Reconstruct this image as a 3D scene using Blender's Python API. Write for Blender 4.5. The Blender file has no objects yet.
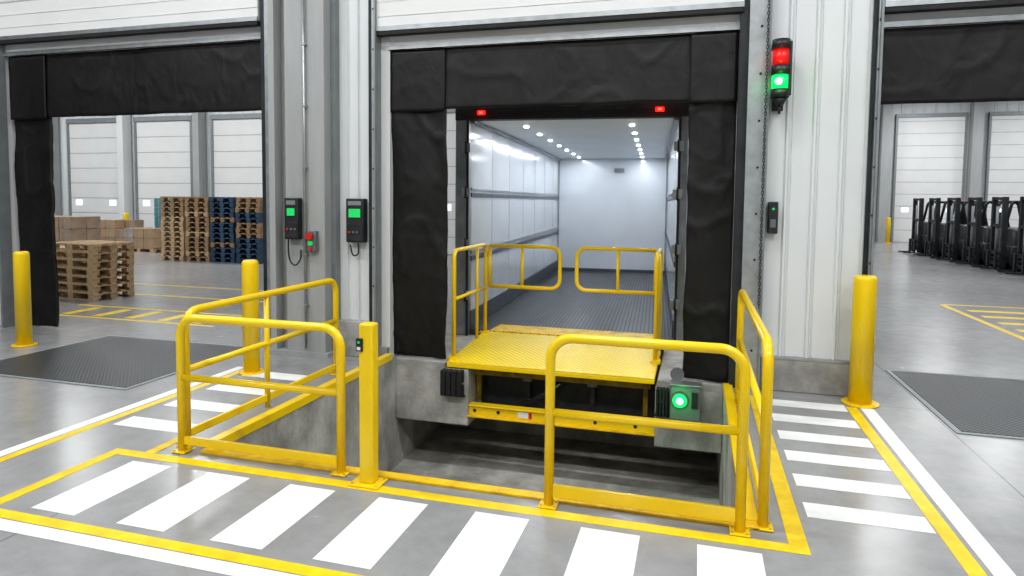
import bpy, bmesh, math, random
from mathutils import Matrix, Vector, noise
random.seed(7)
S=bpy.context.scene; COL=S.collection
S.view_settings.view_transform='Standard'; S.view_settings.look='None'; S.view_settings.exposure=0.0
try: S.view_settings.look='Medium High Contrast'
except Exception as ex: print('look',ex)
LS=.49
# ---------------------------------------------------------------- materials
def mat(name,col,rough=.5,metal=0,var=.12,scale=4,bump=0,bscale=40,emit=0,ecol=None,coat=0,stretch=(1,1,1),detail=6,bdist=.01,distort=0):
    m=bpy.data.materials.new(name); m.use_nodes=True; nt=m.node_tree; b=nt.nodes['Principled BSDF']
    tc=nt.nodes.new('ShaderNodeTexCoord'); mp=nt.nodes.new('ShaderNodeMapping'); mp.inputs['Scale'].default_value=stretch
    nt.links.new(tc.outputs['Object'],mp.inputs[0])
    n=nt.nodes.new('ShaderNodeTexNoise'); n.inputs['Scale'].default_value=scale; n.inputs['Detail'].default_value=detail
    nt.links.new(mp.outputs[0],n.inputs['Vector'])
    r=nt.nodes.new('ShaderNodeValToRGB'); r.color_ramp.elements[0].position=.3; r.color_ramp.elements[1].position=.7
    r.color_ramp.elements[0].color=tuple(c*(1-var) for c in col)+(1,); r.color_ramp.elements[1].color=tuple(min(1,c*(1+var)) for c in col)+(1,)
    nt.links.new(n.outputs['Fac'],r.inputs[0]); nt.links.new(r.outputs[0],b.inputs['Base Color'])
    b.inputs['Roughness'].default_value=rough; b.inputs['Metallic'].default_value=metal
    if coat: b.inputs['Coat Weight'].default_value=coat; b.inputs['Coat Roughness'].default_value=.15
    if bump:
        n2=nt.nodes.new('ShaderNodeTexNoise'); n2.inputs['Scale'].default_value=bscale; n2.inputs['Distortion'].default_value=distort; nt.links.new(mp.outputs[0],n2.inputs['Vector'])
        bp=nt.nodes.new('ShaderNodeBump'); bp.inputs['Strength'].default_value=bump; bp.inputs['Distance'].default_value=bdist
        nt.links.new(n2.outputs['Fac'],bp.inputs['Height']); nt.links.new(bp.outputs[0],b.inputs['Normal'])
    if emit:
        b.inputs['Emission Color'].default_value=tuple(ecol or col)+(1,); b.inputs['Emission Strength'].default_value=emit
    return m
def mult_color(m,sock):
    nt=m.node_tree; b=nt.nodes['Principled BSDF']; src=b.inputs['Base Color'].links[0].from_socket
    mx=nt.nodes.new('ShaderNodeMix'); mx.data_type='RGBA'; mx.blend_type='MULTIPLY'; mx.inputs[0].default_value=1
    nt.links.new(src,mx.inputs[6]); nt.links.new(sock,mx.inputs[7]); nt.links.new(mx.outputs[2],b.inputs['Base Color'])
def tread(name,col,rough=.4,metal=0,scale=9,strength=.6,var=.1,dark=.75):
    m=mat(name,col,rough,metal,var); nt=m.node_tree; b=nt.nodes['Principled BSDF']; tc=nt.nodes['Texture Coordinate']
    outs=[]
    for a in (45,-45):
        mp=nt.nodes.new('ShaderNodeMapping'); mp.inputs['Rotation'].default_value=(0,0,math.radians(a)); nt.links.new(tc.outputs['Object'],mp.inputs[0])
        w=nt.nodes.new('ShaderNodeTexWave'); w.inputs['Scale'].default_value=scale; nt.links.new(mp.outputs[0],w.inputs['Vector']); outs.append(w)
    mu=nt.nodes.new('ShaderNodeMath'); mu.operation='MULTIPLY'; nt.links.new(outs[0].outputs['Fac'],mu.inputs[0]); nt.links.new(outs[1].outputs['Fac'],mu.inputs[1])
    bp=nt.nodes.new('ShaderNodeBump'); bp.inputs['Strength'].default_value=strength; bp.inputs['Distance'].default_value=.006
    nt.links.new(mu.outputs[0],bp.inputs['Height']); nt.links.new(bp.outputs[0],b.inputs['Normal'])
    cr=nt.nodes.new('ShaderNodeValToRGB'); cr.color_ramp.elements[0].color=(dark,dark,dark,1); cr.color_ramp.elements[1].color=(1,1,1,1)
    cr.color_ramp.elements[1].position=.5
    nt.links.new(mu.outputs[0],cr.inputs[0]); mult_color(m,cr.outputs[0])
    return m
def grime(m,scale=1.6,lo=.6,p0=.35,p1=.6,stretch=(1,1,1)):
    nt=m.node_tree; tc=nt.nodes['Texture Coordinate']; mp=nt.nodes.new('ShaderNodeMapping'); mp.inputs['Scale'].default_value=stretch
    nt.links.new(tc.outputs['Object'],mp.inputs[0])
    n=nt.nodes.new('ShaderNodeTexNoise'); n.inputs['Scale'].default_value=scale; n.inputs['Detail'].default_value=12; n.inputs['Roughness'].default_value=.7
    nt.links.new(mp.outputs[0],n.inputs['Vector'])
    cr=nt.nodes.new('ShaderNodeValToRGB'); cr.color_ramp.elements[0].color=(lo,lo,lo*.97,1); cr.color_ramp.elements[1].color=(1,1,1,1)
    cr.color_ramp.elements[0].position=p0; cr.color_ramp.elements[1].position=p1
    nt.links.new(n.outputs['Fac'],cr.inputs[0]); mult_color(m,cr.outputs[0]); return m
def floor_mat():
    m=mat('polished_concrete',(.30,.303,.306),.3,0,.11,.4,.02,60,detail=9); nt=m.node_tree; b=nt.nodes['Principled BSDF']; tc=nt.nodes['Texture Coordinate']
    src=b.inputs['Base Color'].links[0].from_socket
    n=nt.nodes.new('ShaderNodeTexNoise'); n.inputs['Scale'].default_value=4.5; n.inputs['Detail'].default_value=14; n.inputs['Roughness'].default_value=.72
    nt.links.new(tc.outputs['Object'],n.inputs['Vector'])
    mr=nt.nodes.new('ShaderNodeMapRange'); mr.inputs[1].default_value=.3; mr.inputs[2].default_value=.7; mr.inputs[3].default_value=.86; mr.inputs[4].default_value=1.10
    nt.links.new(n.outputs['Fac'],mr.inputs[0])
    sep=nt.nodes.new('ShaderNodeSeparateXYZ'); nt.links.new(tc.outputs['Object'],sep.inputs[0])
    prev=mr.outputs[0]
    for ax,per,off in ((0,5.6,2.2),(1,4.6,.28)):
        a=nt.nodes.new('ShaderNodeMath'); a.operation='ADD'; a.inputs[1].default_value=off+100*per; nt.links.new(sep.outputs[ax],a.inputs[0])
        d=nt.nodes.new('ShaderNodeMath'); d.operation='DIVIDE'; d.inputs[1].default_value=per; nt.links.new(a.outputs[0],d.inputs[0])
        f=nt.nodes.new('ShaderNodeMath'); f.operation='FRACT'; nt.links.new(d.outputs[0],f.inputs[0])
        g=nt.nodes.new('ShaderNodeMath'); g.operation='GREATER_THAN'; g.inputs[1].default_value=.0022; nt.links.new(f.outputs[0],g.inputs[0])
        k=nt.nodes.new('ShaderNodeMapRange'); k.inputs[3].default_value=.55; k.inputs[4].default_value=1; nt.links.new(g.outputs[0],k.inputs[0])
        mm=nt.nodes.new('ShaderNodeMath'); mm.operation='MULTIPLY'; nt.links.new(prev,mm.inputs[0]); nt.links.new(k.outputs[0],mm.inputs[1]); prev=mm.outputs[0]
    vm=nt.nodes.new('ShaderNodeVectorMath'); vm.operation='SCALE'; nt.links.new(src,vm.inputs[0]); nt.links.new(prev,vm.inputs['Scale'])
    nt.links.new(vm.outputs[0],b.inputs['Base Color'])
    r=nt.nodes.new('ShaderNodeMapRange'); r.inputs[1].default_value=.3; r.inputs[2].default_value=.7; r.inputs[3].default_value=.20; r.inputs[4].default_value=.28; nt.links.new(n.outputs['Fac'],r.inputs[0]); nt.links.new(r.outputs[0],b.inputs['Roughness'])
    b.inputs['Specular IOR Level'].default_value=.45
    return m
YEL=(.88,.61,.004)
M=dict(
 floor=floor_mat(), conc=grime(mat('concrete',(.40,.395,.38),.8,0,.2,2.5,.4,30),3,.6), concd=grime(mat('pit_concrete',(.48,.47,.44),.85,0,.25,2,.6,20),2.4,.5,.35,.62,(1,1,.6)),
 column=grime(mat('grey_column',(.38,.39,.395),.5,0,.05,1.5,.05,40,stretch=(3,3,.5)),2,.92,stretch=(3,3,.4)),
 white=mat('white_panel',(.68,.70,.71),.42,0,.03,1.5), wall=mat('white_wall',(.68,.69,.69),.6,0,.05,1),
 door=mat('white_door',(.72,.725,.72),.45,0,.02,2), frame=mat('frame_grey',(.26,.28,.29),.5,.3,.1,6), seam=mat('panel_seam',(.38,.40,.42),.5,0,.1,4),
 galv=mat('galvanised',(.42,.44,.45),.38,.8,.15,8), dark=mat('dark_steel',(.035,.038,.042),.5,.3,.3,6),
 yel=mat('yellow_paint',YEL,.28,0,.04,3,.03,60,coat=.35), yelw=grime(mat('yellow_worn',(.78,.50,.01),.42,0,.15,7,.15,30),5,.5,.3,.5), yeld=grime(mat('yellow_dark',(.30,.20,.01),.55,0,.2,7,.15,30),5,.4,.3,.6),  # yeld: darker, mottled yellow for the parts below the deck
 yfl=grime(mat('yellow_floor_paint',(.88,.62,.01),.42,0,.08,9),6,.78), wfl=grime(mat('white_floor_paint',(.80,.81,.82),.5,0,.05,7),5,.87),
 tread=tread('yellow_tread',(.92,.69,.008),.3,0,6.0,.7,.05,.74), treadg=tread('grey_tread',(.055,.06,.065),.38,.2,10,.6,.12,.6),
 vinyl=grime(mat('black_vinyl',(.0085,.008,.0075),.5,0,.5,3,.42,4,stretch=(1,1,.6),bdist=.03,distort=1.0),3.5,.3,.38,.66), rubber=mat('black_rubber',(.016,.016,.017),.65,0,.3,20,.3,40),
 plastic=mat('black_plastic',(.025,.026,.028),.4,0,.2,10), greyp=mat('grey_enclosure',(.17,.18,.19),.45,.2,.1,8),
 frp=mat('glossy_white_liner',(.66,.69,.73),.14,0,.05,1.0,.06,5,coat=.4), liner=mat('white_ceiling_liner',(.70,.73,.76),.4,0,.03,1),
 alu=mat('aluminium',(.34,.36,.38),.35,.6,.15,6), alud=mat('dark_aluminium',(.12,.13,.15),.4,.4,.2,6), tfloor=mat('trailer_floor',(.085,.087,.093),.34,.2,.25,5,stretch=(1,.2,1)),
 groove=mat('floor_groove',(.06,.061,.066),.5,0,.2,5),
 wood=mat('pallet_wood',(.50,.36,.22),.8,0,.35,6,.3,30,stretch=(1,6,6)), wood2=mat('dark_pallet_wood',(.32,.215,.125),.8,0,.35,6,.3,30,stretch=(1,6,6)),
 blue=mat('blue_pallet',(.035,.075,.13),.7,0,.35,6), card=mat('cardboard',(.38,.26,.16),.8,0,.12,5), card2=mat('wrapped_cardboard',(.33,.245,.18),.3,0,.2,5),
 wrap=mat('stretch_wrap',(.36,.33,.29),.2,0,.25,4,.4,8), teal=mat('teal_carton',(.08,.22,.25),.6,0,.1,4),
 red=mat('red_lamp',(.5,.01,.008),.3,0,0,1,emit=.35,ecol=(1,.02,.015)), green=mat('green_lamp',(.01,.7,.12),.3,0,0,1,emit=1.0,ecol=(.0,1,.14)), redm=mat('red_marker_lamp',(.8,.01,.008),.3,0,0,1,emit=1.2,ecol=(1,.02,.015)),
 gcore=mat('green_lamp_core',(.3,1,.5),.3,0,0,1,emit=3,ecol=(.35,1,.5)), rcore=mat('red_lamp_core',(1,.2,.12),.3,0,0,1,emit=1.5,ecol=(1,.12,.08)),
 screen=mat('green_screen',(.02,.35,.10),.3,0,.1,30,emit=.38,ecol=(.02,.9,.18)), led=mat('white_led',(1,1,1),.3,0,0,1,emit=16,ecol=(.9,.95,1)),
 redp=mat('red_plastic',(.6,.02,.015),.35,0,.05,5), orange=mat('orange_paint',(.65,.15,.02),.35,0,.05,5),
 glass=mat('daylit_window',(.8,.85,.9),.2,0,.02,2,emit=.8,ecol=(.85,.92,1)), whitelab=mat('white_label',(.75,.75,.75),.5,0,.1,60), fk=mat('dark_forklift_paint',(.07,.073,.08),.35,.1,.2,5,coat=.3), fk2=mat('grey_forklift_paint',(.18,.19,.20),.4,.1,.1,5,coat=.3),
 rim=mat('wheel_rim',(.42,.42,.42),.5,.1,.1,5),
)
# ---------------------------------------------------------------- mesh builder
WO={}
class MB:
    def __init__(s): s.bm=bmesh.new(); s.mats=[]
    def mi(s,m):
        m=M[m] if isinstance(m,str) else m
        if m not in s.mats: s.mats.append(m)
        return s.mats.index(m)
    def box(s,lo,hi,m,bev=0,rot=None,seg=2):
        k=s.mi(m); lo=Vector(lo); hi=Vector(hi)
        vs=[s.bm.verts.new((x,y,z)) for x in (lo.x,hi.x) for y in (lo.y,hi.y) for z in (lo.z,hi.z)]
        fs=[s.bm.faces.new([vs[i] for i in f]) for f in ((0,1,3,2),(4,6,7,5),(0,4,5,1),(2,3,7,6),(0,2,6,4),(1,5,7,3))]
        for f in fs: f.material_index=k
        if bev:
            es=list({e for f in fs for e in f.edges})
            r=bmesh.ops.bevel(s.bm,geom=es,offset=bev,segments=seg,affect='EDGES',profile=.5)
            for f in r['faces']: f.material_index=k; f.smooth=True
        return s
    def prism(s,prof,axis,a,b,m):
        k=s.mi(m)
        def P(p,t): return {'X':(t,p[0],p[1]),'Y':(p[0],t,p[1]),'Z':(p[0],p[1],t)}[axis]
        A=[s.bm.verts.new(P(p,a)) for p in prof]; B=[s.bm.verts.new(P(p,b)) for p in prof]
        n=len(prof)
        fs=[s.bm.faces.new((A[i],A[(i+1)%n],B[(i+1)%n],B[i])) for i in range(n)]
        fs+=[s.bm.faces.new(A[::-1]),s.bm.faces.new(B)]
        for f in fs: f.material_index=k
        return s
    def tube(s,pts,r,m,seg=12,closed=False,caps=True,radii=None):
        k=s.mi(m); pts=[Vector(p) for p in pts]; n=len(pts); rings=[]
        prev=None
        for i,p in enumerate(pts):
            if closed: t=(pts[(i+1)%n]-pts[i-1]).normalized()
            else:
                a=(pts[i]-pts[i-1]).normalized() if i>0 else None; b=(pts[i+1]-pts[i]).normalized() if i<n-1 else None
                t=((a or b)+(b or a)).normalized()
            if prev is None:
                u=t.cross(Vector((0,0,1)))
                if u.length<.05: u=t.cross(Vector((0,1,0)))
                u.normalize()
            else:
                u=prev-t*prev.dot(t); u.normalize()
            prev=u; w=t.cross(u); rr=radii[i] if radii else r
            rings.append([s.bm.verts.new(p+(u*math.cos(2*math.pi*j/seg)+w*math.sin(2*math.pi*j/seg))*rr) for j in range(seg)])
        rng=range(n) if closed else range(n-1)
        for i in rng:
            A=rings[i];B=rings[(i+1)%n]
            for j in range(seg):
                f=s.bm.faces.new((A[j],A[(j+1)%seg],B[(j+1)%seg],B[j])); f.material_index=k; f.smooth=True
        if not closed and caps:
            for R,fl in ((rings[0],1),(rings[-1],0)):
                f=s.bm.faces.new(R[::-1] if fl else R); f.material_index=k
        return s
    def cyl(s,p0,p1,r,m,seg=20,r2=None): return s.tube([p0,p1],r,m,seg,radii=[r,r if r2 is None else r2])
    def obj(s,name,parent=None,origin=None,label=None,cat=None,kind=None,group=None,local=False,solid=0):
        bmesh.ops.recalc_face_normals(s.bm,faces=s.bm.faces)
        o0=Vector(origin) if origin is not None else (WO[parent.name].copy() if parent and not local else Vector((0,0,0)))
        if o0.length: bmesh.ops.translate(s.bm,verts=s.bm.verts,vec=-o0)
        me=bpy.data.meshes.new(name); s.bm.to_mesh(me); s.bm.free()
        for m in s.mats: me.materials.append(m)
        o=bpy.data.objects.new(name,me); COL.objects.link(o)
        if parent:
            o.parent=parent; WO[o.name]=o0
        else: o.location=o0; WO[o.name]=o0
        if label: o['label']=label
        if cat: o['category']=cat
        if kind: o['kind']=kind
        if group: o['group']=group
        if solid:
            md=o.modifiers.new('s','SOLIDIFY'); md.thickness=solid
        return o
def thing(name,loc,label,cat,group=None):
    e=bpy.data.objects.new(name,None); e.location=loc; e.empty_display_size=.1; COL.objects.link(e); WO[e.name]=Vector(loc)
    e['label']=label; e['category']=cat
    if group: e['group']=group
    return e
def fillet(pts,rad,n=6):
    pts=[Vector(p) for p in pts]; out=[pts[0]]
    for i in range(1,len(pts)-1):
        a,b,c=pts[i-1],pts[i],pts[i+1]; r=min(rad,(a-b).length*.49,(c-b).length*.49)
        p=b+(a-b).normalized()*r; q=b+(c-b).normalized()*r
        for j in range(n+1):
            t=j/n
            k0=(1-t)**2; k1=2*t*(1-t)*.7071; k2=t*t; out.append((p*k0+b*k1+q*k2)/(k0+k1+k2))
    out.append(pts[-1]); return out
def copy_thing(src,loc,rotz=None,label=None):
    n=src.copy(); n.location=loc
    if rotz is not None: n.rotation_euler=(0,0,rotz)
    if label: n['label']=label
    COL.objects.link(n)
    for c in src.children:
        d=c.copy(); d.parent=n; COL.objects.link(d)
        for g in c.children:
            h=g.copy(); h.parent=d; COL.objects.link(h)
    return n
# ---------------------------------------------------------------- room shell
PX0,PX1,PY0,PY1,PD=-2.0,1.66,-2.98,1.5,-1.3
XL,XR,YB=-36,28,-12
b=MB()
def quad(b,x0,y0,x1,y1,z,m):
    k=b.mi(m); f=b.bm.faces.new([b.bm.verts.new(p) for p in ((x0,y0,z),(x1,y0,z),(x1,y1,z),(x0,y1,z))]); f.material_index=k
for r in ((XL,YB,XR,PY0),(XL,PY0,PX0,PY1),(PX1,PY0,XR,PY1),(XL,PY1,XR,32)): quad(b,r[0],r[1],r[2],r[3],0,'floor')
b.obj('floor',kind='structure')
b=MB(); b.box((PX0-.1,PY0-.1,PD-.1),(PX1+.1,PY1+.1,PD),'concd'); b.obj('floor_pit',kind='structure')
b=MB(); b.box((PX0-.2,PY0,PD),(PX0,PY1,-.001),'concd'); b.obj('wall_pit_left',kind='structure')
b=MB(); b.box((PX1,PY0,PD),(PX1+.2,PY1,-.001),'concd'); b.obj('wall_pit_right',kind='structure')
b=MB(); b.box((PX0-.2,PY0-.2,PD),(PX1+.2,PY0,-.001),'concd'); b.obj('wall_pit_front',kind='structure')
b=MB(); b.box((PX0-.2,PY1,PD),(PX1+.2,PY1+.1,-.001),'concd'); b.obj('wall_pit_back',kind='structure')
b=MB(); b.box((PX0,.0,-.72),(-1.1,PY1,-.07),'concd',.012); b.box((PX0,.0,-.09),(-1.38,PY1,-.001),'conc',.008); b.obj('wall_pit_ledge_left',kind='structure')
b=MB(); b.box((.98,.0,-.72),(PX1,PY1,-.07),'concd',.012); b.box((1.0,.0,-.09),(PX1,PY1,-.001),'conc',.008); b.obj('wall_pit_ledge_right',kind='structure')
H=7.2
b=MB()
b.box((-3.66,.02,0),(-2.08,.3,4.6),'wall'); b.box((1.71,.02,0),(2.87,.3,4.6),'wall')
b.box((XL,.02,4.6),(XR,.3,H),'wall'); b.box((XL,.02,0),(-7.98,.3,4.6),'wall'); b.box((7.4,.02,0),(XR,.3,4.6),'wall')
b.obj('wall_front',kind='structure')
b=MB(); b.box((XL,YB-.2,0),(XR,YB,H),'wall'); b.obj('wall_rear',kind='structure')
b=MB(); b.box((XL-.2,YB,0),(XL,32,H),'wall'); b.obj('wall_left',kind='structure')
b=MB(); b.box((XR,YB,0),(XR+.2,32,H),'wall'); b.obj('wall_right',kind='structure')
b=MB(); b.box((XL,YB,H),(XR,32,H+.2),'wall'); b.obj('ceiling',kind='structure')
def ribbed(b,x0,x1,y,z0,z1,m,pitch=.2,d=.03):
    k=b.mi(m); xs=[]; x=x0
    prof=[(0,0),(.66,0),(.71,-d),(.79,-d),(.84,0),(.90,0),(.92,-d*.35),(.94,0)]
    while x<x1-1e-4:
        for t,yy in prof:
            if x+t*pitch<=x1: xs.append((x+t*pitch,y+yy))
        x+=pitch
    xs.append((x1,y))
    lo=[b.bm.verts.new((p[0],p[1],z0)) for p in xs]; hi=[b.bm.verts.new((p[0],p[1],z1)) for p in xs]
    for i in range(len(xs)-1):
        f=b.bm.faces.new((lo[i],lo[i+1],hi[i+1],hi[i])); f.material_index=k
b=MB(); b.box((XL,14,0),(-4.5,14.2,H),'wall'); ribbed(b,XL,-4.5,13.99,0,H,'white',.5,.04); b.obj('wall_far_left',kind='structure')
b=MB(); b.box((-4.5,14,0),(-4.3,30,H),'wall'); b.obj('wall_far_return',kind='structure')
b=MB(); b.box((-4.5,30,0),(XR,30.2,H),'wall'); ribbed(b,-4.3,XR,29.99,0,H,'white',.5,.04); b.obj('wall_far_right',kind='structure')
b=MB(); ribbed(b,-2.72,-2.3,.0,.3,4.6,'white',.14,.02); b.obj('wall_cladding_left',kind='structure')
b=MB(); ribbed(b,2.0,2.87,.0,.34,4.7,'white',.24,.026)
b.box((2.86,-.03,.3),(2.9,.3,4.7),'white'); b.obj('wall_cladding_right',kind='structure')
b=MB(); b.box((2.0,-.06,0),(2.92,.3,.33),'conc',.01); b.box((2.0,-.065,.325),(2.92,.3,.345),'galv'); b.obj('baseboard_right',kind='structure')
b=MB(); b.box((-2.78,-.1,0),(-2.24,.02,.42),'conc',.01); b.box((-2.3,-.05,0),(-2.09,.3,.12),'conc'); b.obj('baseboard_left',kind='structure')
b=MB(); b.box((-3.52,-.24,0),(-3.44,.02,4.8),'column'); b.box((-3.44,-.10,0),(-2.9,.02,4.8),'column'); b.box((-3.3,-.24,0),(-2.78,-.08,4.8),'column',.01); b.box((-2.9,-.1,0),(-2.72,.02,4.8),'frame')
b.box((-3.6,-.26,0),(-2.74,0,.05),'column')
b.obj('trim_column',kind='structure')
def track(n,x0,x1,y=-.07,dk=.4):
    b=MB(); w=x1-x0
    b.box((x0,y,0),(x0+w*dk,.02,4.8),'dark'); b.box((x0+w*dk,y-.04,0),(x1-.02,.02,4.8),'galv'); b.box((x1-.02,y-.07,0),(x1,.02,4.8),'frame')
    z=.4
    while z<4.6:
        b.cyl((x0+w*.7,y-.05,z),(x0+w*.7,y-.035,z),.012,'dark',8); z+=.45
    b.obj('trim_%d'%n,kind='structure')
track(1,-3.74,-3.54); track(2,-2.31,-2.19,-.06,.5); track(3,1.71,1.99,-.07,.3); track(4,2.88,2.95,-.06,.5); track(5,-8.08,-7.95)
b=MB(); b.tube([(-3.02,-.27,0.1),(-3.02,-.27,4.7)],.014,'galv',8)
for z in (.6,1.2,2.2,2.9,3.6): b.box((-3.05,-.285,z),(-2.99,-.24,z+.02),'galv')
b.obj('conduit_pipe',label='thin grey metal conduit running up the steel column',cat='pipe',origin=(-3.02,-.24,0))
def sect_door(n,x0,x1,z0):
    b=MB(); z=z0
    while z<5.4:
        h=.52 if z>z0 else .5
        b.box((x0,-.09,z+.006),(x1,-.03,z+h-.006),'door',.008)
        for t in (.33,.66): b.box((x0,-.096,z+h*t-.006),(x1,-.088,z+h*t+.006),'door')
        b.box((x0,-.085,z+h-.007),(x1,-.04,z+h+.007),'seam')
        z+=h
    b.box((x0,-.10,z0-.05),(x1,-.02,z0+.004),'rubber',.008); b.box((x0,-.105,z0),(x1,-.088,z0+.05),'galv')
    b.obj('door_%d'%n,kind='structure')
sect_door(1,-7.95,-3.76,3.97); sect_door(2,-2.2,1.74,3.75); sect_door(3,2.96,7.3,3.66)
for i,(x0,x1,zt,zb) in enumerate(((-7.98,-3.66,4.7,3.78),(-2.1,1.75,4.7,3.56),(2.87,7.4,4.7,3.5))):
    b=MB(); b.box((x0,.03,zb),(x1,.3,zt),'wall'); b.box((x0,.0,zb),(x1,.04,zb+.05),'galv'); b.obj('wall_lintel_%d'%(i+1),kind='structure')
def far_door(n,x0,x1,zt,y):
    b=MB(); z=0
    while z<zt-.05:
        h=min(.6,zt-z); b.box((x0,y-.1,z+.012),(x1,y-.04,z+h-.012),'door'); b.box((x0,y-.085,z+h-.014),(x1,y-.05,z+h+.014),'seam'); z+=h
    for xa in (x0-.1,x1): b.box((xa,y-.14,0),(xa+.1,y,zt+.1),'frame')
    b.box((x0-.1,y-.16,zt),(x1+.1,y,zt+.18),'frame')
    for t in (.16,.84):
        xc=x0+(x1-x0)*t; b.box((xc-.16,y-.115,1.5),(xc+.16,y-.095,1.72),'glass')
    b.obj('door_%d'%n,kind='structure')
i=10
for x0 in (-30.0,-26.7,-23.3,-19.9,-16.3,-12.9,-9.6,-7.2):
    far_door(i,x0,x0+2.55 if x0<-8 else x0+2.2,4.8,13.96); i+=1
for x0 in (3.0,7.0,10.9,14.9,18.9): far_door(i,x0,x0+2.9,6.2,29.96); i+=1
i=20
for x in (-24.2,-20.5,-16.95,-13.5): b=MB(); b.box((x,13.5,0),(x+.28,13.9,H),'wall' if i%2 else 'column'); b.obj('trim_%d'%i,kind='structure'); i+=1
for x in (10.1,14.0,18.1): b=MB(); b.box((x,29.4,0),(x+.45,29.9,H),'column'); b.obj('trim_%d'%i,kind='structure'); i+=1
# ---------------------------------------------------------------- dock seals
def curtain(b,x0,x1,z0,z1,y,m='vinyl',seed=0,amp=.03,vert=True):
    k=b.mi(m); nx=max(4,int((x1-x0)/.03)); nz=max(4,int((z1-z0)/.035)); V=[]
    for j in range(nz+1):
        row=[]
        for i in range(nx+1):
            x=x0+(x1-x0)*i/nx; z=z0+(z1-z0)*j/nz
            sx,sz=(3.2,.7) if vert else (.9,.8)
            a=noise.noise(Vector((x*sx+seed+z*.25,seed*3.1,z*sz)))
            cr=1-abs(noise.noise(Vector((x*1.8-z*.9+seed,5.3,z*1.3+x*.6)))*4.2)
            cr=max(0,cr)**3
            c2=max(0,1-abs(noise.noise(Vector((x*2.5+z*2.1+seed,9.3,z*2.3-x)))*5))**3
            d=a*amp-cr*amp*.38-c2*amp*.15
            ex=noise.noise(Vector((seed,z*2.0,0)))*.018*(1 if vert else .3)
            ez=noise.noise(Vector((x*2,seed,3)))*.010
            row.append(b.bm.verts.new((x+ex*(1 if i in(0,nx) else .6),y+d,z+ez)))
        V.append(row)
    for j in range(nz):
        for i in range(nx):
            f=b.bm.faces.new((V[j][i],V[j][i+1],V[j+1][i+1],V[j+1][i])); f.material_index=k; f.smooth=True
def seal(x0,x1,wl,wr,zh,zt,seed,lab):
    e=thing('dock_seal',((x0+x1)/2,.12,0),lab,'dock curtain')
    b=MB(); curtain(b,x0,x1,zh,zt,.06,seed=seed,amp=.02,vert=False); b.obj('head_curtain',e,solid=.02)
    for xa,xb,s in ((x0,x0+wl,1),(x1-wr,x1,2)):
        if xb-xa<.05: continue
        b=MB(); curtain(b,xa,xb,.02,zh+.15,.11,seed=seed+s,amp=.05); b.obj('side_curtain',e,solid=.03)
        b=MB(); curtain(b,xa,xb-.01,zh-.02,zt-.01,.03,seed=seed+s+5,amp=.012,vert=False); b.obj('corner_flap',e,solid=.01)
    for xx in (x0+.02,x1-.06):
        b=MB(); b.box((xx,.12,0.02),(xx+.04,.28,zt),'dark'); b.obj('frame_rail',e)
    return e
seal(-2.08,1.71,.68,.46,2.88,3.56,3,'black vinyl dock curtain around the open dock door')
seal(-7.9,-3.68,.66,.03,2.93,3.78,11,'black vinyl dock curtain framing an empty dock opening')
seal(2.92,7.35,.03,.6,2.8,3.54,21,'black vinyl dock curtain above an opening to the forklift hall')
# ---------------------------------------------------------------- dock leveller
lev=thing('dock_leveler',(-.2,.1,-.72),'yellow steel dock leveler with checker plate deck over the pit','dock leveler'); e=lev
zf,zb=.0,.10
b=MB(); b.prism([(.02,-.02),(.02,zf),(1.36,zb),(1.36,zb-.03)],'X',-1.36,.97,'tread')
b.box((-1.36,.005,-.01),(.97,.05,.006),'yel',.003); b.obj('deck_plate',e)
b=MB(); x=-1.34
while x<.93:
    b.cyl((x,1.375,.098),(x+.11,1.375,.098),.016,'yelw',10); x+=.125
b.cyl((-1.35,1.375,.098),(.96,1.375,.098),.009,'dark',8); b.obj('lip_hinge',e)
b=MB(); b.prism([(1.39,.085),(1.39,.112),(1.85,.11),(1.85,.095)],'X',-1.28,.9,'yelw'); b.obj('lip_plate',e)
b=MB()
b.box((-1.36,.0,-.055),(.97,.02,-.012),'yel',.004)
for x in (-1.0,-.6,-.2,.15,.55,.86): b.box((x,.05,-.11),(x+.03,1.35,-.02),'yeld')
b.box((-1.36,.03,-.05),(-1.33,1.36,.0),'yel'); b.box((.94,.03,-.05),(.97,1.36,.0),'yel')
b.obj('deck_beam',e)
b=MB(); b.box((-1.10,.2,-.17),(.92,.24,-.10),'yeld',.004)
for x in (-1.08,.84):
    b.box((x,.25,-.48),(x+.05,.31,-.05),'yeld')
for x in (-.5,.25): b.box((x,.30,-.46),(x+.05,.40,-.08),'dark'); b.cyl((x-.03,.3,-.2),(x+.08,.3,-.2),.03,'greyp',12)
b.obj('hinge_frame',e)
b=MB(); b.box((-1.12,.04,-.60),(1.0,.14,-.485),'yel',.008); b.box((-1.12,.0,-.615),(1.0,.14,-.595),'yelw',.004); b.box((-1.12,.02,-.495),(1.0,.14,-.475),'yel',.004)
for x in (-1.03,-.75,.35,.78): b.cyl((x,.036,-.54),(x,.042,-.54),.02,'dark',12)
b.box((-.52,.034,-.575),(-.40,.042,-.505),'whitelab'); b.box((-.39,.034,-.575),(-.36,.042,-.505),'redp'); b.obj('frame_beam',e)
b=MB(); b.cyl((-.5,.2,-.5),(.1,.44,-.12),.035,'dark'); b.cyl((-.2,.3,-.3),(.1,.44,-.12),.02,'galv'); b.obj('lift_cylinder',e)
b=MB(); pts=[(-.9+i*.05,.22+.02*math.sin(i),-.42-.05*math.sin(i*.35)) for i in range(20)]; b.tube(pts,.012,'rubber',8); b.obj('hydraulic_hose',e)
b=MB(); b.box((-1.08,.45,-.66),(.95,.5,-.1),'dark'); b.box((-1.0,1.2,-.72),(.9,1.35,-.1),'dark'); b.obj('rear_frame_shade_sheet',e)  # first box is a flat dark sheet standing in for shade under the deck
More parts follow.
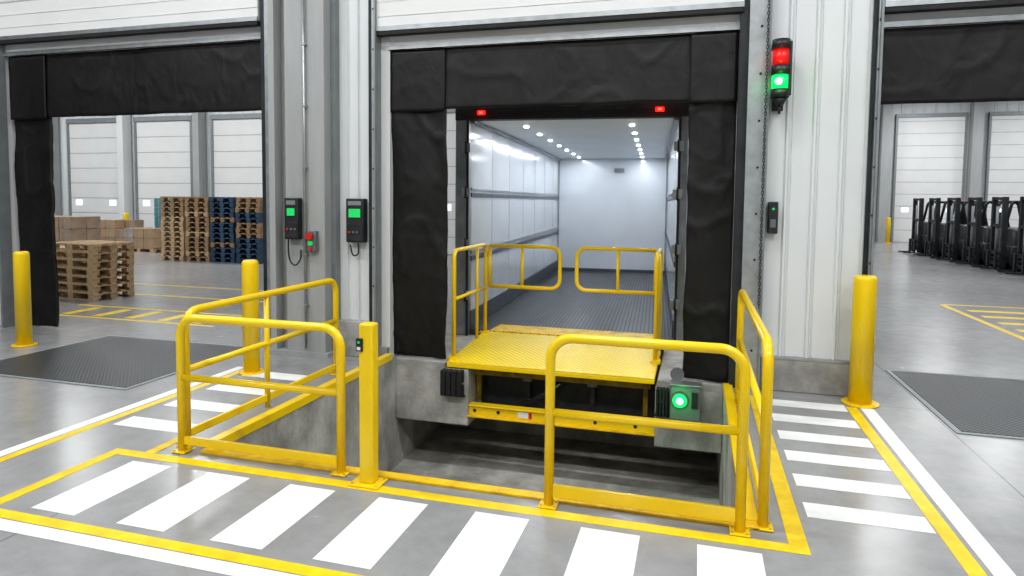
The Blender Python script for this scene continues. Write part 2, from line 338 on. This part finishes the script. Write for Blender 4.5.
def bumper(x0,x1,z0,z1,y=0):
    b=MB()
    for i in range(4):
        w=(x1-x0)/4; b.box((x0+w*i+.004,y-.11,z0),(x0+w*(i+1)-.004,y-.003,z1),'rubber',.006)
    b.box((x0-.01,y-.03,z0-.02),(x1+.01,y-.001,z0),'dark'); b.cyl((x0,y-.06,(z0+z1)/2),(x1+.01,y-.06,(z0+z1)/2),.012,'galv',8)
    b.obj('dock_bumper',label='black laminated rubber bumper on the concrete pit ledge',cat='bumper',group='dock bumpers',origin=((x0+x1)/2,y,z0))
bumper(-1.40,-1.14,-.36,-.07); bumper(.99,1.12,-.36,-.07)
e=thing('dock_signal_box',(1.27,-.02,-.36),'grey metal box with lit round green signal lamp','signal light')
b=MB(); b.box((1.14,-.16,-.36),(1.44,-.002,.0),'greyp',.01); b.box((1.13,-.17,-.005),(1.45,-.0,.012),'galv',.004); b.obj('housing',e)
b=MB(); b.cyl((1.235,-.16,-.15),(1.235,-.185,-.15),.078,'greyp',24); b.obj('lamp_ring',e)
b=MB(); b.cyl((1.235,-.183,-.15),(1.235,-.20,-.15),.072,'green',24,.058); b.cyl((1.235,-.199,-.15),(1.235,-.206,-.15),.04,'gcore',16,.02); b.obj('green_lens',e)
b=MB(); b.box((1.35,-.175,-.22),(1.41,-.16,-.06),'plastic'); b.obj('switch_plate',e)
def plight(name,loc,col,en,par=None):
    ld=bpy.data.lights.new(name,'POINT'); ld.energy=en; ld.color=col; ld.shadow_soft_size=.04
    o=bpy.data.objects.new(name,ld); o.location=loc; COL.objects.link(o)
plight('signal_glow',(1.235,-.29,-.15),(.0,1,.15),1.5)
b=MB(); b.cyl((1.2,-.02,.075),(1.2,.02,.075),.07,'greyp'); b.obj('roller_drum',label='short grey cylinder end beside the leveler deck',cat='roller',origin=(1.2,0,0))
# ---------------------------------------------------------------- deck gates (bolted to the leveller)
def deck_gate(xs,xe,sgn,y0):
    g=bpy.data.objects.new('safety_gate',None); COL.objects.link(g); g.parent=lev; wl=Vector((xs,.8,.05)); g.location=wl-WO[lev.name]; WO[g.name]=wl
    r=.025; z0=y0*.075
    b=MB(); b.tube(fillet([(xs,y0,z0),(xs,y0,1.27),(xs,1.34,1.27),(xs,1.34,.09)],.09),r,'yel')
    b.tube([(xs,y0,.70),(xs,1.34,.70)],r*.85,'yel')
    b.tube([(xs,1.0,.07),(xs,1.0,1.27)],r*.8,'yel')
    b.box((xs-.05,y0-.06,z0-.015),(xs+.06,y0+.06,z0+.02),'yel'); b.box((xs-.06,1.27,.085),(xs+.06,1.35,.11),'yel'); b.obj('side_frame',g)
    b=MB(); d=sgn
    b.tube(fillet([(xs+d*.06,1.34,1.26),(xe,1.34,1.26),(xe,1.34,.72),(xs+d*.06,1.34,.72)],.12),r,'yel')
    b.tube([(xs+d*.06,1.34,.72),(xs+d*.06,1.34,1.26)],r*.9,'yel')
    xm=xs+(xe-xs)*.5; b.tube([(xm,1.34,.72),(xm,1.34,1.26)],r*.85,'yel'); b.obj('swing_gate',g)
deck_gate(-1.34,-.33,1,.17); deck_gate(.94,-.11,-1,.6)
# ---------------------------------------------------------------- pit guard rails
def guard(lab,xf0,xf1,yf,xs,y0,y1,h,mids,th):
    e=thing('guard_rail',((xf0+xf1)/2,yf,0),lab,'guard rail','tubular guard rails around the pit'); r=.03
    b=MB(); b.tube(fillet([(xf0,yf,0),(xf0,yf,h),(xf1,yf,h),(xf1,yf,0)],.13),r,'yel',14)
    b.tube([(xf0,yf,h*.56),(xf1,yf,h*.56)],r*.85,'yel'); b.box((xf0,yf-.012,.06),(xf1,yf+.012,.06+th),'yel',.004); b.obj('front_panel',e)
    b=MB(); b.tube(fillet([(xs,y0,0),(xs,y0,h+.02),(xs,y1,h+.02),(xs,y1,0)],.13),r,'yel',14)
    b.tube([(xs,y0,h*.58),(xs,y1,h*.58)],r*.85,'yel')
    for ym in mids: b.tube([(xs,ym,0),(xs,ym,h)],r*.8,'yel')
    b.box((xs-.012,y0,.06),(xs+.012,y1,.06+th),'yel',.004); b.obj('side_panel',e)
    for x,y in ((xf0,yf),(xf1,yf),(xs,y0),(xs,y1)):
        b=MB(); b.box((x-.055,y-.05,.003),(x+.055,y+.05,.014),'yel',.003)
        for sx in (-.04,.04):
            for sy in (-.035,.035): b.cyl((x+sx,y+sy,.014),(x+sx,y+sy,.024),.008,'yelw',6)
        b.obj('base_plate',e)
guard('yellow tubular L-shaped guard rail beside the sensor post',-2.21,-.91,-3.06,-2.27,-2.95,-.86,.99,(-2.0,),.06)
guard('yellow tubular L-shaped guard rail near the zebra walkway',.53,1.63,-3.10,1.76,-3.0,-.65,1.04,(),.08)
b=MB(); b.box((PX0-.07,PY0,.0),(PX0+.01,-.1,.075),'yel',.004); b.obj('trim_30',kind='structure')
b=MB(); b.box((PX0-.07,PY0-.07,.0),(PX1+.08,PY0+.01,.02),'yelw',.004); b.obj('trim_31',kind='structure')
b=MB(); b.box((PX1-.01,PY0,-.02),(PX1+.08,-.02,.03),'yel',.004); b.obj('trim_32',kind='structure')
# ---------------------------------------------------------------- bollards
def bollard(x,y,h,r,lab):
    e=thing('bollard',(x,y,0),lab,'bollard','yellow steel bollards')
    b=MB(); pts=[(x,y,.01)]+[(x,y,h-.05)]+[(x,y,h-.05+.05*math.sin(t)) for t in (.4,.8,1.2,1.5)]
    rad=[r,r]+[r*(.75+.25*math.cos(t)) for t in (.4,.8,1.2,1.5)]
    b.tube(pts,r,'yel',28,radii=rad); b.obj('post',e)
    b=MB(); b.cyl((x,y,0.002),(x,y,.015),r*1.6,'yel',28)
    for a in range(4):
        t=a*math.pi/2+.78; b.cyl((x+r*1.35*math.cos(t),y+r*1.35*math.sin(t),.015),(x+r*1.35*math.cos(t),y+r*1.35*math.sin(t),.027),.01,'yelw',6)
    b.obj('base_plate',e)
bollard(-6.63,-.85,1.17,.085,'yellow steel bollard standing by the dark floor plate')
bollard(-3.17,-1.05,1.2,.085,'yellow steel bollard standing by the grey column')
bollard(2.86,-.25,1.2,.10,'yellow steel bollard at the end of the white ribbed wall')
for x,y in ((-19.4,12.8),(-15.6,12.6),(10.3,28.4)): bollard(x,y,1.25,.1,'distant yellow steel bollard in front of a white dock door')
e=thing('sensor_post',(-.66,-3.13,0),'square yellow post with a small black sensor beside the guard rail','post')
b=MB(); b.box((-.712,-3.18,.01),(-.612,-3.09,1.06),'yel',.015,seg=3); b.obj('post',e)
b=MB(); b.box((-.77,-3.22,.003),(-.56,-3.06,.016),'yel',.003)
for sx in (-.75,-.58):
    for sy in (-3.20,-3.08): b.cyl((sx,sy,.014),(sx,sy,.027),.009,'yelw',6)
b.obj('base_plate',e)
b=MB(); b.box((-.725,-3.192,.88),(-.678,-3.16,.965),'plastic',.005); b.cyl((-.702,-3.193,.94),(-.702,-3.198,.94),.008,'screen',12); b.box((-.715,-3.195,.89),(-.69,-3.19,.91),'whitelab'); b.obj('sensor',e)
# ---------------------------------------------------------------- floor markings
def stripe(x0,y0,x1,y1,c,lab,grp,z=.002):
    b=MB(); b.box((x0,y0,.0005),(x1,y1,z),'yfl' if c=='y' else 'wfl')
    b.obj('floor_marking',label=lab,cat='floor marking',group=grp,origin=((x0+x1)/2,(y0+y1)/2,0))
g1='white zebra stripes in front of the pit'
for i in range(7):
    x=-2.41+i*.635; stripe(x,-4.03,x+.33,-3.30,'w','white painted zebra bar on polished concrete',g1)
g2='white zebra stripes along the pit side'
for i in range(6): stripe(2.03,-.56-.445*i,2.70,-.36-.445*i,'w','white painted zebra bar on polished concrete',g2)
for i in range(4): stripe(-3.18,-2.76+.52*i,-2.52,-2.55+.52*i,'w','white painted zebra bar on polished concrete',g2)
gy='yellow floor lines'; gw='white floor lines'; ly='yellow painted line on polished concrete'; lw='white painted line on polished concrete'
stripe(-2.5,-3.24,1.98,-3.15,'y',ly,gy); stripe(1.88,-3.15,1.98,-.3,'y',ly,gy,.0025)
stripe(-2.70,-4.17,2.66,-4.09,'y',ly,gy); stripe(-2.71,-4.09,-2.62,-3.15,'y',ly,gy,.0025)
stripe(-2.62,-3.24,-2.5,-3.15,'y',ly,gy,.003)
stripe(-2.46,-3.15,-2.38,-.9,'y',ly,gy,.0025)
stripe(-3.9,-4.275,2.66,-4.18,'w',lw,gw)
stripe(-3.34,-8,-3.26,-.9,'y',ly,gy); stripe(-3.46,-8,-3.36,-.9,'w',lw,gw)
stripe(2.71,-8,2.80,-.4,'y',ly,gy); stripe(2.83,-8,2.94,-.4,'w',lw,gw)
for i in range(5): stripe(-8.3+i*.62,1.0,-8.12+i*.62,1.6,'y','yellow painted hatch bar in the adjoining hall','yellow hatch bars')
for yy in (.85,1.7,3.0,4.2): stripe(-14 if yy>2 else -8.8,yy,-5.3,yy+.07,'y','yellow painted line in the adjoining hall',gy)
for i in range(5): stripe(6.0,3.7+i*.62,7.6,3.9+i*.62,'y','yellow painted hatch bar in the adjoining hall','yellow hatch bars')
stripe(5.8,6.9,11,7.0,'y','yellow painted line in the adjoining hall',gy)
stripe(5.75,3.2,5.85,6.9,'y','yellow painted line in the adjoining hall',gy)
def fplate(x0,y0,x1,y1):
    e=thing('floor_plate',((x0+x1)/2,(y0+y1)/2,0),'dark grey checker plate set into the concrete floor','floor plate')
    b=MB(); b.box((x0,y0,.001),(x1,y1,.012),'treadg',.003); b.obj('plate',e)
    b=MB()
    for q in ((x0-.05,y0-.05,x1+.05,y0),(x0-.05,y1,x1+.05,y1+.05),(x0-.05,y0,x0,y1),(x1,y0,x1+.05,y1)): b.box((q[0],q[1],.0),(q[2],q[3],.008),'frame')
    b.obj('edge_frame',e)
fplate(-6.1,-1.93,-3.92,-.12); fplate(3.48,-.85,6.2,1.15)
# ---------------------------------------------------------------- wall devices
def cable(pts,par):
    P=[Vector(p) for p in pts]; out=[]
    for i in range(len(P)-1):
        p0=P[max(i-1,0)];p1=P[i];p2=P[i+1];p3=P[min(i+2,len(P)-1)]
        for j in range(8):
            t=j/8; out.append(.5*((2*p1)+(p2-p0)*t+(2*p0-5*p1+4*p2-p3)*t*t+(3*p1-p0-3*p2+p3)*t**3))
    out.append(P[-1]); b=MB(); b.tube(out,.009,'plastic',8); b.obj('cable',par)
def control_box(x0,x1,z0,z1,y,lab,cpts):
    e=thing('control_box',((x0+x1)/2,y,z0),lab,'control panel','dock control boxes'); d=.1
    b=MB(); b.box((x0,y-d,z0),(x1,y,z1),'plastic',.012); b.box((x0+.012,y-d-.008,z0+.02),(x1-.012,y-d+.002,z0+(z1-z0)*.42),'dark',.004); b.obj('housing',e)
    b=MB(); b.box((x0+.04,y-d-.01,z0+(z1-z0)*.57),(x1-.04,y-d,z1-.12),'screen',.003); b.obj('screen',e)
    b=MB(); b.box((x0+.03,y-d-.006,z1-.08),(x1-.03,y-d,z1-.03),'frame',.002); b.obj('name_plate',e)
    for i in range(3):
        b=MB(); b.cyl((x0+.05+i*.05,y-d-.006,z0+.12),(x0+.05+i*.05,y-d-.02,z0+.12),.014,'greyp' if i else 'redp',10); b.obj('button',e)
    cable(cpts,e)
control_box(-3.25,-3.07,1.38,1.86,-.24,'black control box with lit green screen on the grey column',[(-3.23,-.29,1.38),(-3.23,-.29,1.22),(-3.20,-.29,1.11),(-3.13,-.29,1.08),(-3.07,-.29,1.16),(-3.065,-.29,1.26)])
control_box(-2.58,-2.35,1.35,1.86,-.015,'black control box with lit green screen on white ribbed wall',[(-2.44,-.08,1.34),(-2.44,-.08,1.22),(-2.52,-.06,1.2),(-2.56,-.05,1.32)])
e=thing('emergency_stop',(-2.92,-.24,1.24),'small grey switch box with red and green push buttons','emergency stop')
b=MB(); b.box((-2.98,-.31,1.24),(-2.86,-.24,1.48),'greyp',.01); b.obj('housing',e)
b=MB(); b.cyl((-2.92,-.31,1.42),(-2.92,-.36,1.42),.036,'redp',18,.042); b.obj('stop_button',e)
b=MB(); b.cyl((-2.92,-.31,1.34),(-2.92,-.33,1.34),.028,'screen',16); b.obj('push_button',e)
b=MB(); b.cyl((-2.92,-.31,1.28),(-2.92,-.33,1.28),.022,'redp',16); b.obj('push_button',e)
e=thing('wall_intercom',(2.04,-.05,1.55),'slim black switch unit with tiny green light on white wall','switch')
b=MB(); b.box((2.02,-.10,1.56),(2.11,-.015,1.87),'plastic',.01); b.obj('housing',e)
b=MB(); b.cyl((2.065,-.10,1.80),(2.065,-.106,1.80),.013,'screen',12); b.obj('indicator_lamp',e)
b=MB(); b.box((2.04,-.106,1.62),(2.09,-.099,1.70),'greyp'); b.obj('button',e)
b=MB(); z=.85; i=0
while z<4.5:
    c=Vector((1.955,-.17,z)); n=10; pts=[]
    for j in range(n):
        a=2*math.pi*j/n; u=Vector((1,0,0)) if i%2 else Vector((0,1,0)); pts.append(c+u*math.cos(a)*.010+Vector((0,0,1))*math.sin(a)*.02)
    b.tube(pts,.0038,'dark',5,closed=True); z+=.0315; i+=1
b.obj('hoist_chain',label='long thin steel chain hanging by the door track',cat='chain',origin=(1.955,-.17,.85))
X,Y=2.075,-.2; dz=-.05
e=thing('traffic_signal',(X,Y+.18,2.84+dz),'black signal tower with lit red and green lamps','traffic light')
b=MB(); b.cyl((X,Y,2.90+dz),(X,Y,2.98+dz),.082,'plastic',28); b.cyl((X,Y,2.83+dz),(X,Y,2.90+dz),.035,'plastic',16,.07); b.cyl((X,Y,3.11+dz),(X,Y,3.20+dz),.086,'plastic',28); b.cyl((X,Y,3.35+dz),(X,Y,3.44+dz),.09,'plastic',28,.08)
b.box((X+.06,Y-.04,2.92+dz),(X+.095,Y+.04,3.42+dz),'plastic',.006); b.obj('housing',e)
b=MB(); b.cyl((X,Y,3.20+dz),(X,Y,3.35+dz),.076,'red',28); b.obj('red_lens',e)
b=MB(); b.cyl((X,Y,2.98+dz),(X,Y,3.11+dz),.076,'green',28); b.cyl((X-.02,Y-.07,3.045+dz),(X-.022,Y-.08,3.045+dz),.034,'gcore',16); b.obj('green_lens',e)
b=MB(); b.box((X-.02,Y,2.87+dz),(X+.02,-.015,2.9+dz),'plastic'); b.box((X-.05,-.05,2.8+dz),(X+.05,-.015,2.97+dz),'plastic'); b.cyl((X,Y,2.75+dz),(X,Y,2.84+dz),.012,'plastic',8); b.obj('bracket',e)
plight('red_glow',(X-.02,Y-.18,3.28+dz),(1,.02,.01),.4); plight('green_glow',(X-.02,Y-.18,3.04+dz),(.0,1,.15),1.0)
# ---------------------------------------------------------------- trailer
W,L,Z0,Z1=1.37,8.1,.08,2.95
e=thing('trailer',(-.265,1.62,0),'open white box trailer with lit interior docked at the door','trailer'); e.rotation_euler=(0,0,math.radians(3.3))
def P(b,name,label=None): return b.obj(name,e,local=True,label=label)
b=MB(); b.box((-W,0,.0),(W,L,.075),'groove')
x=-W
while x<W-.01:
    b.box((x+.004,.0,.075),(x+.044,L,Z0),'tfloor'); x+=.055
P(b,'trailer_floor','dark ribbed aluminium trailer floor')
for s in (-1,1):
    b=MB(); b.box((s*W if s>0 else -W-.07,0,0),(W+.07 if s>0 else -W,L,Z1),'frp')
    P(b,'side_wall')
    xa,xb=(W-.018,W) if s>0 else (-W,-W+.018)
    for z,h,mm in ((.09,.24,'alud'),(1.02,.07,'alud'),(1.12,.05,'alu'),(1.9,.06,'alud'),(1.985,.04,'alu')):
        b=MB(); b.box((xa,.02,z),(xb,L,z+h),mm,.004)
        P(b,'scuff_rail','horizontal dark aluminium scuff rail')
    b=MB(); y=1.2
    while y<L:
        if s>0: b.box((W-.003,y,.3),(W+.001,y+.006,Z1),'seam')
        else: b.box((-W-.001,y,.3),(-W+.003,y+.006,Z1),'seam')
        y+=1.2
    P(b,'wall_seam')
b=MB(); b.box((-W,L,0),(W,L+.07,Z1),'frp'); b.box((-W,L-.02,.08),(W,L,.15),'alud')
for x in (-W,W-.04): b.box((x,L-.012,.16),(x+.03,L,Z1),'alu')
b.box((.05,L-.05,2.6),(.3,L-.01,2.7),'frame'); P(b,'end_wall')
b=MB(); b.box((-W-.07,0,Z1),(W+.07,L+.07,Z1+.09),'liner')
for x in (-W,W-.06): b.box((x,0,Z1-.05),(x+.06,L,Z1),'alu')
P(b,'roof_liner')
for s in (-1,1):
    b=MB(); xa=-W-.19 if s<0 else W; b.box((xa,-.08,0),(xa+.19 if s<0 else xa+.12,.05,Z1+.12),'alu',.008)
    xi=-W-.03 if s<0 else W; b.box((xi,-.1,0),(xi+.03,-.07,Z1),'dark')
    for z in (.5,1.2,1.9,2.5):
        b.box((xi-.06,-.13,z),(xi+.06,-.08,z+.12),'galv',.006); b.cyl((xi,-.13,z-.02),(xi,-.13,z+.14),.014,'dark',8)
    P(b,'rear_post')
b=MB(); b.box((-W-.19,-.1,Z1-.02),(W+.19,.06,Z1+.24),'dark',.01); b.box((-W-.1,-.115,Z1+.02),(W+.1,-.098,Z1+.08),'rubber'); P(b,'header')
for s in (-1,1):
    x=s*1.16-.03; b=MB(); b.box((x-.055,-.14,Z1+.04),(x+.055,-.1,Z1+.10),'redm',.01); b.box((x-.025,-.145,Z1+.055),(x+.025,-.14,Z1+.085),'rcore'); P(b,'marker_lamp','lit red marker lamp')
    plight('marker_glow',(-.265+x,1.38,Z1+.07),(1,.02,.01),.6)
lights=[(x,.9+j*1.1) for x in (-.78,.75) for j in range(7)]
ld=bpy.data.lights.new('trailer_spot','AREA'); ld.shape='DISK'; ld.size=.06; ld.energy=7.6; ld.color=(.9,.95,1)
for (x,y) in lights:
    b=MB(); b.cyl((x,y,Z1-.001),(x,y,Z1-.02),.034,'led',16); b.obj('ceiling_lamp',e,local=True)
    lo=bpy.data.objects.new('trailer_spot',ld); COL.objects.link(lo); lo.parent=e; lo.location=(x,y,Z1-.026)
# ---------------------------------------------------------------- pallets
def pallet_mesh(m):
    b=MB()
    for i in range(5): x=-.4+i*.175; b.box((x,-.6,.122),(x+.1,.6,.144),m)
    for y in (-.6,-.07,.46): b.box((-.4,y,.1),(.4,y+.14,.122),m)
    for y in (-.6,-.07,.46):
        for x in (-.4,-.07,.26): b.box((x,y,.022),(x+.14,y+.14,.1),m)
    for x in (-.4,-.05,.3): b.box((x,-.6,0),(x+.1,.6,.022),m)
    return b
pm={}
for m in ('wood','wood2','blue'):
    o=pallet_mesh(m).obj('pallet'); pm[m]=o.data; bpy.data.objects.remove(o)
def pal(x,y,z,rz,m,lab,grp):
    o=bpy.data.objects.new('pallet',pm[m]); o.location=(x,y,z); o.rotation_euler=(0,0,rz); COL.objects.link(o)
    o['label']=lab; o['category']='pallet'; o['group']=grp
labs={'wood':'light wooden pallet in a tall stack','wood2':'brown wooden pallet in a tall stack','blue':'blue wooden pallet in a tall stack'}
for i in range(7): pal(-9.42+random.uniform(-.012,.012),2.55+random.uniform(-.012,.012),i*.1445,math.radians(84)+random.uniform(-.015,.015),'wood','light wooden pallet stacked near the opening','near pallet stack')
for i in range(6): pal(-10.8+random.uniform(-.012,.012),2.75,i*.1445,math.radians(91)+random.uniform(-.012,.012),'wood','light wooden pallet stacked near the opening','near pallet stack')
for s,(x,mm) in enumerate(((-13.5,'wood'),(-12.62,'wood2'),(-11.75,'blue'),(-10.88,'wood2'))):
    for i in range(13):
        m=mm
        if s==2 and i in(3,8): m='wood2'
        if s==3 and (i<5 or i in (8,9)): m='blue'
        if s==0 and i>8: m='wood2'
        if s==1 and i%4==1: m='wood'
        pal(x+random.uniform(-.015,.015),9.4+random.uniform(-.015,.015),i*.1445,random.uniform(-.01,.01),m,labs[m],'tall pallet stacks')
def carton(x,y,z,w,d,h,m,lab):
    b=MB(); b.box((x,y,z),(x+w,y+d,z+h),m,.012); b.box((x+w*.46,y-.002,z+.002),(x+w*.54,y+d+.002,z+h+.002),'wrap'); b.obj('carton',label=lab,cat='box',group='cartons on pallets',origin=(x+w/2,y+d/2,z))
def load(x,y,nx,ny,nz,w,d,h,mm,lab):
    pal(x+nx*w/2,y+ny*d/2,0,math.pi/2,'wood','wooden pallet under a carton load','loaded pallets')
    for i in range(nx):
        for j in range(ny):
            for k in range(nz if random.random()<.85 else nz-1): carton(x+i*(w+.01)+random.uniform(0,.006),y+j*(d+.01),.146+k*(h+.006),w,d,h,random.choice(mm),lab)
load(-14.2,5.2,3,2,4,.38,.4,.3,('card2','card2','card'),'shrink-wrapped brown carton stacked on a pallet')
load(-15.6,5.2,3,2,4,.38,.4,.3,('card2','card2','card2'),'shrink-wrapped brown carton stacked on a pallet')
load(-18.6,10.8,3,2,3,.4,.4,.30,('card','card2'),'brown cardboard carton stacked on a pallet')
load(-17.2,10.6,3,2,2,.4,.4,.33,('card','wrap'),'brown cardboard carton stacked on a pallet')
load(-17.6,12.3,3,1,5,.4,.5,.33,('teal',),'teal carton stacked on a pallet')
# ---------------------------------------------------------------- forklifts (facing -X)
def forklift():
    e=thing('forklift',(0,0,0),'dark parked forklift with tall mast and overhead guard','forklift','parked forklift row')
    b=MB(); b.box((-.78,-.5,.22),(.75,.5,.72),'fk',.04); b.box((-.1,-.48,.64),(.75,.48,1.05),'fk2',.06); b.box((-.76,-.48,.55),(-.36,.48,1.22),'fk',.07); b.box((-.3,-.505,.38),(.6,.505,.52),'fk2',.004); b.obj('body',e)
    b=MB(); b.box((.70,-.54,.25),(1.2,.54,1.15),'fk',.1,seg=3); b.obj('counterweight',e)
    b=MB()
    for s in (-.46,.46):
        b.tube(fillet([(-.58,s,1.15),(-.42,s,1.98),(.75,s,1.98),(.95,s,1.05)],.1),.045,'plastic',8)
    b.box((-.38,-.48,1.96),(.78,.48,2.02),'plastic',.02); b.obj('overhead_guard',e)
    b=MB()
    for s in (-.38,.27): b.box((-.98,s,.06),(-.85,s+.11,2.12),'dark',.005)
    for z in (.3,1.25,2.03): b.box((-.97,-.31,z),(-.87,.31,z+.08),'dark')
    b.cyl((-.9,-.16,.2),(-.9,-.16,1.85),.04,'frame',10); b.cyl((-.9,.16,.2),(-.9,.16,1.85),.04,'frame',10); b.obj('mast',e)
    b=MB(); b.box((-1.04,-.44,.15),(-.98,.44,.25),'dark'); b.box((-1.04,-.44,.45),(-.98,.44,.55),'dark')
    b.obj('fork_carriage',e)
    for s in (-.3,.2):
        b=MB(); b.box((-1.09,s,.04),(-1.04,s+.1,.55),'dark'); b.box((-1.45,s,.03),(-1.04,s+.1,.07),'dark'); b.obj('fork',e)
    for x,s,r in ((-.52,-.62,.31),(-.52,.42,.31),(.70,-.60,.27),(.70,.40,.27)):
        b=MB(); b.cyl((x,s,r),(x,s+.2,r),r,'rubber',24); b.cyl((x,s-.006,r),(x,s+.206,r),r*.5,'rim',16); b.obj('wheel',e)
    b=MB(); b.box((.1,-.25,1.03),(.6,.25,1.15),'rubber',.04); b.box((.5,-.25,1.05),(.62,.25,1.65),'rubber',.04); b.obj('seat',e)
    b=MB(); b.cyl((-.5,0,1.1),(-.3,0,1.34),.025,'plastic',8); b.tube([(-.3+.06*math.sin(a)*.6,.17*math.cos(a),1.34+.17*math.sin(a)*.6) for a in [i*.5236 for i in range(12)]],.015,'plastic',6,closed=True); b.obj('steering_wheel',e)
    b=MB(); b.cyl((.5,0,2.02),(.5,0,2.11),.05,'orange',12); b.obj('beacon',e)
    return e
fk=forklift(); RZ=math.radians(2); fk.location=(10.45,21.5,0); fk.rotation_euler=(0,0,RZ)
for i in range(6):
    n=copy_thing(fk,(10.45+.08*(i+1),21.5-1.55*(i+1),0),RZ+random.uniform(-.05,.05))
    if i==3:
        for c in n.children:
            if c.name.startswith('body'):
                c.data=c.data.copy(); c.data.materials[1]=M['orange']; c['label']='dark body with orange side panels'
        n['label']='black parked forklift with orange panels and tall mast'
# ---------------------------------------------------------------- lights
def lamp(x,y,en,sx=1.6,sy=.35,z=H-.12):
    e=thing('ceiling_light',(x,y,H-.1),'long white LED light fixture on the ceiling','ceiling light','ceiling light fixtures')
    b=MB(); b.box((x-sx/2-.05,y-sy/2-.05,H-.1),(x+sx/2+.05,y+sy/2+.05,H),'frame',.01); b.obj('housing',e)
    ld=bpy.data.lights.new('led','AREA'); ld.shape='RECTANGLE'; ld.size=sx; ld.size_y=sy; ld.energy=en*LS; ld.color=(.98,.99,1)
    o=bpy.data.objects.new('led_light',ld); COL.objects.link(o); o.location=(x,y,z)
for x in (-9,-4.5,0,4.5,9):
    for y,en in ((-3,235),(-7.5,320)): lamp(x,y,en)
for x in (-24,-19,-14,-9):
    for y in (4,10): lamp(x,y,320)
for x in (6,12,18):
    for y in (4,12,20,26.5): lamp(x,y,380)
w=bpy.data.worlds.new('World'); S.world=w; w.use_nodes=True; w.node_tree.nodes['Background'].inputs[0].default_value=(.9,.95,1,1); w.node_tree.nodes['Background'].inputs[1].default_value=.3
# ---------------------------------------------------------------- camera
f=650.0; pitch=math.radians(3.5); roll=math.radians(.6); yaw=math.radians(15.826); sh=47.18
R=(Matrix.Rotation(yaw,3,'Z')@Matrix.Rotation(math.pi/2-pitch,3,'X')@Matrix.Rotation(roll,3,'Z'))
cd=bpy.data.cameras.new('Camera'); cd.sensor_width=36; cd.lens=f/1024*36; cd.shift_y=-sh/1024; cd.clip_end=200
co=bpy.data.objects.new('Camera',cd); COL.objects.link(co); co.matrix_world=Matrix.Translation((1.35,-6.87,1.85))@R.to_4x4()
S.camera=co
